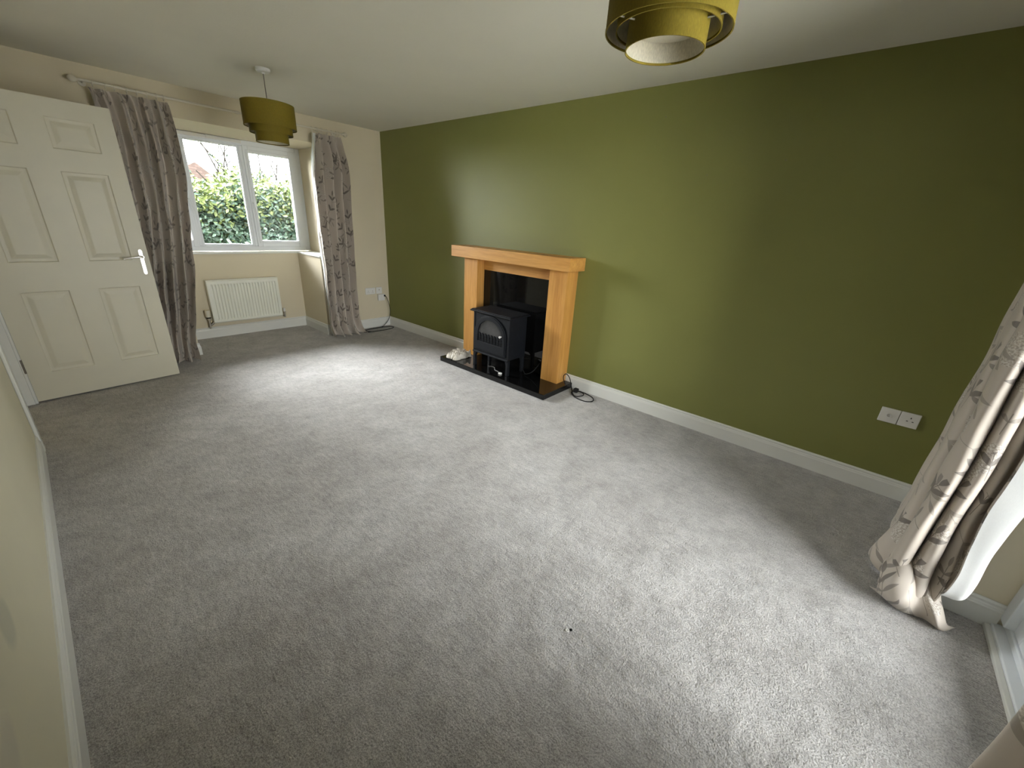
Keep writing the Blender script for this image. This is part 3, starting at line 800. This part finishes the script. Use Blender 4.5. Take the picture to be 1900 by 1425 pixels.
# stove
st = tag(empty('stove', (-.25, -2.28, .05)), 'small black electric stove with arched glass door on the hearth', 'stove')
sy0, sy1, sx0, sx1 = -2.53, -2.06, -.37, -.125
m = MB().box(sx0, sx1, sy0, sy1, .205, .605)
m.box(sx0 - .004, sx0, sy0, sy0 + .028, .205, .605).box(sx0 - .004, sx0, sy1 - .02, sy1, .205, .605)
m.build('body', STOVE, st, bevel=.005)
m = MB().box(sx0 - .028, sx1 + .02, sy0 - .025, sy1 + .03, .603, .618).box(sx0 - .02, sx1 + .012, sy0 - .016, sy1 + .02, .618, .626)
m.build('top_plate', STOVE, st, bevel=.005, seg=3)
F = lambda a, b, d: (d, a, b)
# arched door: outline in (y, z)
dy0, dy1, dz0, zs = -2.498, -2.082, .232, .40
rr = (dy1 - dy0) / 2; cyc = (dy0 + dy1) / 2
def archo(ins, zb):
    r = rr - ins; k = .92
    return [(cyc + r, zb)] + [(cyc + r * math.cos(t), zs + r * k * math.sin(t)) for t in [PI * i / 24 for i in range(25)]] + [(cyc - r, zb)]
dr = MB()
dr.ring(archo(0, dz0), archo(.012, dz0 + .012), F, sx0, sx0 - .014)
dr.ring(archo(.012, dz0 + .012), archo(.05, .325), F, sx0, sx0 - .018)
dro = dr.build('stove_door', STOVE, st, bevel=.0025)
MB().prism(archo(.048, .323), F, sx0 - .002, sx0 - .006).build('glass', STOVEGLASS, dro)
# pierced fret along the foot of the glass
fr = MB(); ntooth = 8; fw = (rr - .05) * 2; y_a = cyc - (rr - .05)
fr.box(sx0 - .014, sx0 - .006, y_a, y_a + fw, .323, .345)
for k in range(ntooth):
    yc = y_a + fw * (k + .5) / ntooth
    out_ = []
    for (hw, zz_) in ((.5, .343), (.5, .352), (.30, .358), (.5, .366), (.5, .378), (.28, .385), (.45, .393), (.30, .402), (0, .410)):
        out_.append((hw * .030, zz_))
    poly = [(yc + a, b) for a, b in out_] + [(yc - a, b) for a, b in reversed(out_[:-1])]
    fr.prism(poly, F, sx0 - .014, sx0 - .007)
fr.build('fret', STOVE, dro)
for k in range(9):
    hl = MB()
    yc = y_a + fw * k / ntooth
    for z_ in (.335, .357, .382):
        hl.prism([(yc, z_ - .011), (yc + .009, z_), (yc, z_ + .011), (yc - .009, z_)], F, sx0 - .0195, sx0 - .0185)
    hl.build('fret_hole', HOLE, dro)
kn = MB().lathe([(0, -.030), (.007, -.030), (.011, -.024), (.011, -.016), (.005, -.010), (.005, .002)], (sx0 - .018, -2.445, .425), 20, axis='x')
kn.build('knob', PLAST, dro, smooth=True)['label'] = 'bright silver knob'
m = MB().box(sx0 - .012, sx0 + .01, sy0, sy1, .195, .212)
m.build('bottom_rail', STOVE, st, bevel=.004)
for (a, b) in ((sx0 + .012, sy0 + .016), (sx0 + .012, sy1 - .016), (sx1 - .02, sy0 + .016), (sx1 - .02, sy1 - .016)):
    sg = 1 if b < -2.28 else -1
    lg = MB()
    poly = [(b - .016 * sg, .05), (b + .012 * sg, .05), (b + .010 * sg, .15), (b + .022 * sg, .185), (b + .045 * sg, .205), (b - .016 * sg, .205)]
    lg.prism(poly, F, a - .014, a + .016)
    lg.build('leg', STOVE, st, bevel=.003)

# flexes
c = MB().tube([(-.13, -2.50, .10), (-.16, -2.56, .064), (-.2, -2.62, .062), (-.17, -2.68, .10), (-.105, -2.715, .19), (-.085, -2.74, .26)], .004, 6)
c.build('power_flex', CABLE, st)
c = MB().tube([(-.30, -2.20, .0545), (-.28, -2.27, .054), (-.33, -2.33, .054), (-.34, -2.38, .0545), (-.37, -2.43, .055)], .002, 6)
wc = tag(c.build('thin_white_lead', WCABLE), 'thin white lead lying on the hearth under the stove', 'cable')
MB().box(-.385, -.36, -2.455, -2.425, .0505, .066).build('plug', PLAST, wc, bevel=.003)
c = MB().tube([(-.12, -3.03, .056), (-.115, -3.00, .10), (-.10, -2.99, .13), (-.07, -3.0, .14), (-.055, -3.03, .10), (-.06, -3.06, .03), (-.09, -3.09, .006), (-.15, -3.14, .005),
               (-.17, -3.19, .005), (-.10, -3.22, .006), (-.06, -3.17, .012), (-.10, -3.11, .012), (-.16, -3.13, .012), (-.20, -3.20, .006), (-.205, -3.30, .005), (-.15, -3.345, .005), (-.08, -3.30, .005), (-.05, -3.20, .006), (-.075, -3.12, .012)], .0042, 6)
bc = tag(c.build('black_power_lead', CABLE), 'black power lead coiled on the carpet beside the hearth', 'cable')
m = MB().box(-.115, -.075, -3.155, -3.115, .008, .045)
m.build('moulded_plug', CABLE, bc, bevel=.006)

# rag on the hearth
rg = MB(); n = 46; vs = []
for i in range(n + 1):
    for j in range(n + 1):
        u, v_ = i / n - .5, j / n - .5
        r_ = math.hypot(u, v_); ang = math.atan2(v_, u)
        k = 1 + .13 * noise.noise(Vector((math.cos(ang) * 2, math.sin(ang) * 2, 3)))
        X = -.325 + (u * .235 * k) + .02 * noise.noise(Vector((u * 7, v_ * 7, 1)))
        Y = -1.80 + (v_ * .155 * k) + .012 * noise.noise(Vector((u * 7, v_ * 7, 9)))
        e = max(0, 1 - (2 * max(abs(u), abs(v_))) ** 3)
        rid = abs(noise.noise(Vector((u * 4 + v_ * 3, v_ * 9, 5)))) + .55 * abs(noise.noise(Vector((u * 9 - v_ * 6, v_ * 22 + u * 6, 2))))
        Z =   .0525 + min(1, e * 2.2) * (.034 + .060 * rid * (.5 + .5 * e)) + .012 * abs(noise.noise(Vector((u * 10, v_ * 10, 7))))
        vs.append((X, Y, Z))
rg.add(vs, [(i * (n + 1) + j, (i + 1) * (n + 1) + j, (i + 1) * (n + 1) + j + 1, i * (n + 1) + j + 1) for i in range(n) for j in range(n)])
tag(rg.build('rag', RAG, smooth=True, solid=.002), 'crumpled off-white rag on the left end of the hearth', 'cloth')

# ------------------------------------------------------------------ sockets
sk = tag(empty('wall_socket', (0, -5.22, .45)), 'white double plate with three-pin socket low on the green wall', 'socket')
MB().box(-.009, 0, -5.219, -5.134, .452, .539).build('aerial_plate', PLAST, sk, bevel=.003)
MB().box(-.009, 0, -5.306, -5.221, .452, .539).build('socket_plate', PLAST, sk, bevel=.003)
m = MB()
for (yy, zz_, w_, h_) in ((-5.268, .510, .004, .009), (-5.256, .490, .008, .004), (-5.280, .490, .008, .004)):
    MB().box(-.0096, -.0088, yy - w_ / 2, yy + w_ / 2, zz_ - h_ / 2, zz_ + h_ / 2).build('pin_hole', HOLE, sk)
MB().lathe([(.011, -.012), (.0075, -.0125), (.0075, -.009), (.011, -.009), (.011, -.012)], (0, -5.176, .497), 20, axis='x').build('blanking_cap', PLAST, sk, smooth=True)
def far_sock(x0, x1, label, kind):
    s = tag(empty('wall_socket', ((x0 + x1) / 2, 0, .44)), label, 'socket')
    MB().box(x0, x1, -.009, 0, .442, .526).build('face_plate', PLAST, s, bevel=.003)
    if kind == 'double':
        for cx in ((x0 * .73 + x1 * .27), (x0 * .27 + x1 * .73)):
            for (a, b, c, d) in ((-.002, .002, .480, .489), (-.012, -.006, .464, .468), (.006, .012, .464, .468)):
                MB().box(cx + a, cx + b, -.0096, -.0088, c, d).build('pin_hole', HOLE, s)
    else:
        MB().lathe([(0, -.014), (.005, -.014), (.005, -.008)], ((x0 + x1) / 2, 0, .492), 12, axis='y').build('aerial_point', DARKMET, s)
    return s
far_sock(-.345, -.205, 'white double socket low on the far wall beside the curtain', 'double')
far_sock(-.192, -.106, 'small white aerial outlet on the far wall near the green corner', 'aerial')
ad = tag(empty('telephone_box', (-.125, 0, .35)), 'white telephone box with a black lead below the aerial outlet', 'box')
MB().box(-.178, -.085, -.034, 0, .352, .437).build('case', PLAST, ad, bevel=.006)
MB().box(-.098, -.083, -.050, -.03, .405, .425).build('lead_plug', HOLE, ad)
pts = [(-.088, -.045, .415), (-.068, -.055, .385), (-.045, -.06, .30), (-.035, -.06, .20), (-.06, -.06, .10), (-.13, -.065, .03), (-.20, -.075, .006), (-.38, -.085, .005),
       (-.49, -.13, .005), (-.48, -.20, .005), (-.30, -.225, .005), (-.14, -.215, .005), (-.055, -.16, .005), (-.11, -.10, .006), (-.30, -.095, .011), (-.44, -.12, .011), (-.46, -.18, .011), (-.42, -.23, .008)]
tag(MB().tube(pts, .0042, 6).build('telephone_lead', CABLE), 'black lead looped on the carpet in the far right corner', 'cable')

# ------------------------------------------------------------------ ceiling lamps
def lamp(cx, cy, zt, zb, zm, zsm, label):
    t = tag(empty('pendant_lamp', (cx, cy, H)), label, 'pendant lamp', 'tiered drum ceiling lamps')
    MB().lathe([(0, 0), (.047, 0), (.047, -.014), (.040, -.022), (.012, -.024), (.010, -.032), (0, -.032)], (cx, cy, H), 32).build('ceiling_rose', PLAST, t, smooth=True, autosm=.6)
    MB().tube([(cx, cy, H - .03), (cx, cy, zt - .03)], .003, 8, smooth=False).build('flex', DARKMET, t)
    MB().lathe([(0, 0), (.018, 0), (.018, -.05), (.022, -.055), (.022, -.07), (0, -.07)], (cx, cy, zt - .02), 20).build('lamp_holder', PLAST, t, smooth=True, autosm=.6)
    th = .0012
    for nm, r, z0, z1 in (('large_drum', .173, zb, zt), ('middle_drum', .143, zm, zt - .02), ('small_drum', .110, zsm, zt - .03)):
        o = MB().lathe([(r, z0 - 0), (r, z1)], (cx, cy, 0), 64).build(nm, OLIVE, t, smooth=True)
        MB().lathe([(r - .002, z0 + .0), (r - .002, z1)], (cx, cy, 0), 64).build('drum_lining', SHADEIN, o, smooth=True)
        MB().lathe([(r - .0025, z0 - .0008), (r + .0008, z0 - .0008), (r + .0008, z0 + .005), (r - .0025, z0 + .005), (r - .0025, z0 - .0008)], (cx, cy, 0), 64).build('rim', OLIVE, o, smooth=False)
    m = MB()
    for k in range(3):
        a = k * 2 * PI / 3 + .5
        m.tube([(cx + .02 * math.cos(a), cy + .02 * math.sin(a), zt - .03), (cx + .172 * math.cos(a), cy + .172 * math.sin(a), zt - .03)], .0018, 6, smooth=False)
    m.build('spider_fitting', PLAST, t)
    for k in range(3):
        a = k * 2 * PI / 3 + 2.6; m = MB()
        m.tube([(cx + .109 * math.cos(a), cy + .109 * math.sin(a), zb + .012), (cx + .172 * math.cos(a), cy + .172 * math.sin(a), zb + .012)], .0022, 6, smooth=False)
        m.build('spacer_wire', PLAST, t)
    MB().lathe([(0, 0), (.105, 0), (.105, .002), (0, .002)], (cx, cy, zsm + .055), 48).build('diffuser_disc', SHADEIN, t, smooth=False)
    return t
lamp(-1.672, -1.195, 2.118, 1.965, 1.925, 1.868, 'olive tiered drum lamp hanging near the bay window')
lamp(-1.727, -4.230, 2.105, 1.938, 1.940, 1.895, 'olive drum lamp hanging overhead, cut by the top edge')

# ------------------------------------------------------------------ curtains
def loft(levels, nu, nv, thick=0.0):
    """levels: [(z, [(x, y), ...])] top to bottom, same number of control points -> grid rows top to bottom"""
    rows = []
    for z, pts in levels:
        P3 = catmull([Vector((a, b, z)) for a, b in pts], 8)
        n = len(P3); r = []
        for i in range(nu + 1):
            t = i / nu * (n - 1); k = min(int(t), n - 2); r.append(P3[k].lerp(P3[k + 1], t - k))
        rows.append(r)
    grid = []
    cols = [catmull([rows[j][i] for j in range(len(rows))], 10) for i in range(nu + 1)]
    n = len(cols[0])
    for j in range(nv + 1):
        t = j / nv * (n - 1); k = min(int(t), n - 2)
        grid.append([cols[i][k].lerp(cols[i][k + 1], t - k) for i in range(nu + 1)])
    return grid
def grid_mesh(grid, uoff=0.0):
    mb = MB(); nv, nu = len(grid) - 1, len(grid[0]) - 1
    mid = grid[nv // 2]; us = [0.0]
    for i in range(nu): us.append(us[-1] + (mid[i + 1] - mid[i]).length)
    vs = []; uv = []
    for j in range(nv + 1):
        for i in range(nu + 1):
            vs.append(grid[j][i])
    vl = [[0.0] * (nu + 1)]
    for j in range(nv):
        vl.append([vl[-1][i] - (grid[j + 1][i] - grid[j][i]).length for i in range(nu + 1)])
    for j in range(nv + 1):
        for i in range(nu + 1): uv.append((us[i] + uoff, vl[j][i]))
    mb.add(vs, [(j * (nu + 1) + i, (j + 1) * (nu + 1) + i, (j + 1) * (nu + 1) + i + 1, j * (nu + 1) + i + 1) for j in range(nv) for i in range(nu)])
    mb.uv = uv
    return mb
def offset_grid(grid, d):
    nv, nu = len(grid) - 1, len(grid[0]) - 1; g2 = []
    for j in range(nv + 1):
        r = []
        for i in range(nu + 1):
            a = grid[j][min(i + 1, nu)] - grid[j][max(i - 1, 0)]
            b = grid[min(j + 1, nv)][i] - grid[max(j - 1, 0)][i]
            n_ = a.cross(b)
            if n_.length > 1e-9: n_.normalize()
            r.append(grid[j][i] + n_ * d)
        g2.append(r)
    return g2
def crinkle(grid, amp, sc, seed, floor=.004):
    nv = len(grid) - 1
    for j, row in enumerate(grid):
        for i, p in enumerate(row):
            q = Vector((p.x * sc, p.y * sc, p.z * sc * .45 + seed))
            k = amp * (1 + 1.8 * max(0, 1 - p.z / .25))
            row[i] = Vector((p.x + k * noise.noise(q), p.y + k * noise.noise(q + Vector((9, 4, 2))), max(floor, p.z)))
    return grid

def fold_levels(spec, nf, seed, y0):
    """spec: [(z, xa, xb, amp, ycentre)]"""
    rr_ = random.Random(seed); ph = [rr_.uniform(.75, 1.25) for _ in range(2 * nf + 1)]; jx = [rr_.uniform(-.25, .25) for _ in range(2 * nf + 1)]
    lv = []
    for (z, xa, xb, amp, yc) in spec:
        pts = []
        for k in range(2 * nf + 1):
            x = xa + (xb - xa) * (k + (jx[k] if 0 < k < 2 * nf else 0)) / (2 * nf)
            pts.append((x, yc + (amp if k % 2 else -amp) * ph[k]))
        lv.append((z, pts))
    return lv
def rings(parent, xs, y, z, r=.019):
    for x in xs:
        m = MB(); m.tube([(x, y + r * math.cos(a), z - .006 + r * math.sin(a)) for a in [2 * PI * k / 14 for k in range(15)]], .0025, 6)
        m.tube([(x, y, z - .026), (x, y - .002, z - .045)], .002, 5, smooth=False)
        m.build('curtain_ring', CREAMROD, parent)

# far left curtain
PZ = 2.205
def curtain(root, grid, inset=.03, lining_d=.006, lining_grid=None):
    mb = grid_mesh(grid, R.uniform(0, 5))
    o = mb.build('printed_cloth', PRINT, root, smooth=True)
    lg = lining_grid or offset_grid(grid, lining_d)
    lg = [[Vector((p.x, p.y, max(.005, p.z))) for p in r] for r in lg]
    a_ = max(1, int(len(lg[0]) * inset)); lg = [q_[a_:len(q_) - a_] for q_ in lg]
    m2 = grid_mesh(lg); m2.build('lining', LINING, root, smooth=True)
    return o
c1 = tag(empty('curtain', (-2.35, -.11, 0)), 'leaf-print curtain hanging behind the open white door', 'curtain', 'leaf print curtains at the bay window')
lv = fold_levels([(2.17, -2.50, -2.035, .020, -.095), (2.08, -2.49, -2.03, .038, -.10), (1.7, -2.49, -2.035, .062, -.125), (1.2, -2.52, -2.09, .068, -.13), (.6, -2.60, -2.165, .068, -.135),
                  (.22, -2.64, -2.235, .040, -.12), (.07, -2.66, -2.255, .045, -.14), (.012, -2.66, -2.26, .055, -.175)], 6, 3, -.1)
g = crinkle(loft(lv, 230, 110), .012, 9, 1.0)
curtain(c1, g)
rings(c1, [-2.47, -2.40, -2.35, -2.28, -2.22, -2.16, -2.10, -2.055], -.1, PZ)
# far right curtain
c2 = tag(empty('curtain', (-.73, -.12, 0)), 'leaf-print curtain with drooping corner near the green wall', 'curtain', 'leaf print curtains at the bay window')
lv = fold_levels([(2.17, -.865, -.555, .020, -.095), (2.05, -.885, -.545, .040, -.11), (1.85, -.915, -.535, .065, -.135), (1.3, -.925, -.555, .068, -.14), (.8, -.915, -.565, .068, -.14),
                  (.3, -.905, -.545, .045, -.125), (.09, -.90, -.535, .050, -.15), (.012, -.90, -.50, .055, -.20)], 4, 8, -.1)
g = crinkle(loft(lv, 200, 110), .012, 9, 5.0)
full = [[p.copy() for p in r] for r in g]
# the leading corner has come off its hooks and sags
nu = len(g[0]) - 1
for j, row in enumerate(g):
    for i, p in enumerate(row):
        u = i / nu
        if u < .16:
            k = 1 - u / .16; k = k ** .8
            zt = 2.17 - .28 * min(1, k * 1.25)
            if p.z > 1.2: row[i] = Vector((p.x - .012 * k, p.y - .01 * k, 1.2 + (p.z - 1.2) * (zt - 1.2) / (2.17 - 1.2)))
curtain(c2, g, inset=.05, lining_grid=offset_grid(full, .010))
rings(c2, [-.86, -.82, -.80, -.755, -.70, -.65, -.60, -.57], -.1, PZ)
m = MB().tube([(-.868, -.135, 2.19), (-.880, -.145, 2.0), (-.887, -.15, 1.86)], .0045, 8); m.build('draw_rod', CREAMROD, c2, smooth=True)

pole = tag(empty('curtain_pole', (-1.54, -.1, PZ)), 'thin cream curtain pole with round finials across the bay', 'curtain pole')
MB().tube([(-2.53, -.1, PZ + .002), (-1.52, -.1, PZ)], .0095, 12, smooth=False).tube([(-1.54, -.1, PZ), (-.54, -.1, PZ)], .0075, 12, smooth=False).build('rod', CREAMROD, pole, smooth=True, autosm=.6)
MB().lathe([(.0095, 0), (.0125, .005), (.0125, .03), (.008, .036)], (-1.545, -.1, PZ), 16, axis='x').build('joint_sleeve', CREAMROD, pole, smooth=True)
for sx, x0 in ((-1, -2.53), (1, -.54)):
    MB().lathe([(.0, 0), (.010, .0), (.012, sx * .008), (.007, sx * .014), (.018, sx * .026), (.024, sx * .042), (.020, sx * .056), (.010, sx * .066), (0, sx * .068)], (x0, -.1, PZ), 20, axis='x').build('finial', CREAMROD, pole, smooth=True)
for x0 in (-2.515, -.585):
    m = MB().tube([(x0, -.1, PZ), (x0, -.012, PZ)], .006, 8, smooth=False); m.lathe([(0, -.014), (.022, -.014), (.024, 0)], (x0, 0, PZ), 20, axis='y')
    m.build('bracket', CREAMROD, pole)

# near right curtain, bunched at the corner of the patio recess
c3 = tag(empty('curtain', (-.75, -5.30, 0)), 'large leaf-print curtain pooling on the carpet at the right edge', 'curtain', 'leaf print curtains at the patio door')
#        control points run from behind (right wall side) round to the free edge
def nlev(z, spread=0.0, dx=0.0, push=0.0, lin=1.0):
    p = [(-.15, -5.400), (-.25, -5.368), (-.35, -5.392), (-.45, -5.342), (-.55, -5.368), (-.65, -5.312), (-.745, -5.292), (-.83, -5.288), (-.858, -5.316),
         (-.90, -5.290), (-.945, -5.290), (-.975, -5.315), (-.955, -5.342), (-.895, -5.352), (-.94, -5.350), (-.980, -5.370), (-.965, -5.396), (-.905, -5.402),
         (-.945, -5.404), (-.962, -5.425), (-.925, -5.455), (-.925, -5.50), (-.938, -5.545), (-.965, -5.525), (-.976, -5.437)]
    q = []
    for i, (x, y) in enumerate(p):
        t = i / (len(p) - 1)
        yy = y + spread * (.5 - t) * .6 + push * max(0, 1 - abs(t - .35) / .5)
        q.append((x + dx * (.3 + t), yy))
    return (z, q)
LV = [nlev(2.17, -.05), nlev(1.6, -.03), nlev(1.1, -.01), nlev(.7, .0), nlev(.4, .02, -.01, .005), nlev(.22, .05, -.02, .015), nlev(.12, .07, -.04, .025), nlev(.05, .07, -.05, .030), nlev(.012, .03, -.03, -.0)]
g = crinkle(loft(LV, 260, 150), .012, 8, 2.0)
# the free corner of the hem lifts clear of the floor
nu = len(g[0]) - 1
for j, row in enumerate(g):
    for i, p in enumerate(row):
        u = i / nu
        if u > .74:
            k = min(1, (u - .74) / .14); k = k * k * (3 - 2 * k)
            zm = .125 * k
            yy = -5.44 + (p.y + 5.44) * (1 - .62 * max(0, 1 - p.z / .75)) if p.y < -5.44 else p.y
            row[i] = Vector((p.x, yy + .012 * k * max(0, 1 - p.z / .5), zm + p.z * (1 - zm / 2.17)))
curtain(c3, g, inset=.004, lining_d=.006)
# fold of hem lying on the carpet in front
def strip(path, w0, w1, nseg, seed):
    P_ = catmull([Vector(p) for p in path], 12); gg = []
    return P_
fold = []
edge_a = [(-1.00, -5.255, .115), (-1.055, -5.30, .135), (-1.03, -5.345, .150), (-.985, -5.365, .135), (-1.015, -5.395, .105), (-1.055, -5.425, .080), (-1.02, -5.46, .075)]
edge_b = [(-1.035, -5.26, .055), (-1.10, -5.31, .065), (-1.085, -5.36, .080), (-1.045, -5.385, .065), (-1.06, -5.42, .050), (-1.085, -5.45, .035), (-1.035, -5.485, .030)]
edge_c = [(-.99, -5.25, .010), (-1.04, -5.31, .012), (-1.06, -5.36, .010), (-1.045, -5.40, .010), (-1.035, -5.43, .010), (-1.06, -5.475, .010), (-1.00, -5.515, .010)]
edge_0 = [(-.95, -5.27, .15), (-.97, -5.30, .20), (-.955, -5.335, .21), (-.93, -5.36, .20), (-.95, -5.385, .16), (-.97, -5.41, .13), (-.955, -5.44, .12)]
rows = [catmull([Vector(p) for p in e], 9) for e in (edge_0, edge_a, edge_b, edge_c)]
gg = []
for j in range(31):
    t = j / 30
    row = []
    for i in range(len(rows[0])):
        cc = catmull([r[i] for r in rows], 10); row.append(cc[min(int(t * (len(cc) - 1)), len(cc) - 1)])
    gg.append(row)
gg = crinkle(gg, .006, 14, 7.0)
fo = grid_mesh(gg, 2.2).build('hem_fold', PRINT, c3, smooth=True, solid=.003)

# near left curtain, only its edge shows at the lower right corner
c4 = tag(empty('curtain', (-2.35, -5.28, 0)), 'brown shaded curtain edge in the lower right corner', 'curtain', 'leaf print curtains at the patio door')
lv = fold_levels([(2.17, -3.05, -2.145, .02, -5.29), (1.6, -3.0, -2.135, .03, -5.285), (1.0, -2.98, -2.13, .035, -5.28), (.5, -2.95, -2.125, .035, -5.28), (.1, -2.95, -2.125, .035, -5.28), (.012, -2.95, -2.125, .035, -5.28)], 7, 5, 0)
g = crinkle(loft(lv, 180, 60), .006, 7, 4.0)
curtain(c4, g, lining_d=-.006)
p2 = tag(empty('curtain_pole', (-1.65, -5.28, PZ)), 'cream curtain pole above the patio door recess', 'curtain pole')
MB().tube([(-3.15, -5.28, PZ), (-.25, -5.28, PZ)], .0095, 12, smooth=False).build('rod', CREAMROD, p2, smooth=True, autosm=.6)
for x0 in (-3.1, -1.65, -.28): MB().tube([(x0, -5.28, PZ), (x0, YN, PZ)], .006, 8, smooth=False).build('bracket', CREAMROD, p2)

# ------------------------------------------------------------------ small things
sc = tag(empty('wall_plug', (-2.093, -4.393, .0)), 'tiny white plug lying on the carpet in the foreground', 'plug')
MB().lathe([(.0022, 0), (.007, 0), (.007, .003), (.0022, .003), (.0022, 0)], (-2.096, -4.389, .002), 16).build('collar', PLAST, sc)
MB().lathe([(0, 0), (.0055, 0), (.004, .004), (0, .005)], (-2.084, -4.397, .001), 10).build('tip', HOLE, sc)
for (y, z, lb) in ((-3.508, 2.142, 'tiny nail high on the green wall near the ceiling'), (-4.291, 1.849, 'tiny nail on the green wall, rightmost of three'), (-3.859, 1.78, 'tiny nail on the green wall, lowest of three')):
    tag(MB().lathe([(0, -.004), (.0032, -.004), (.0032, 0)], (0, y, z), 8, axis='x').build('nail', DARKMET), lb, 'nail')
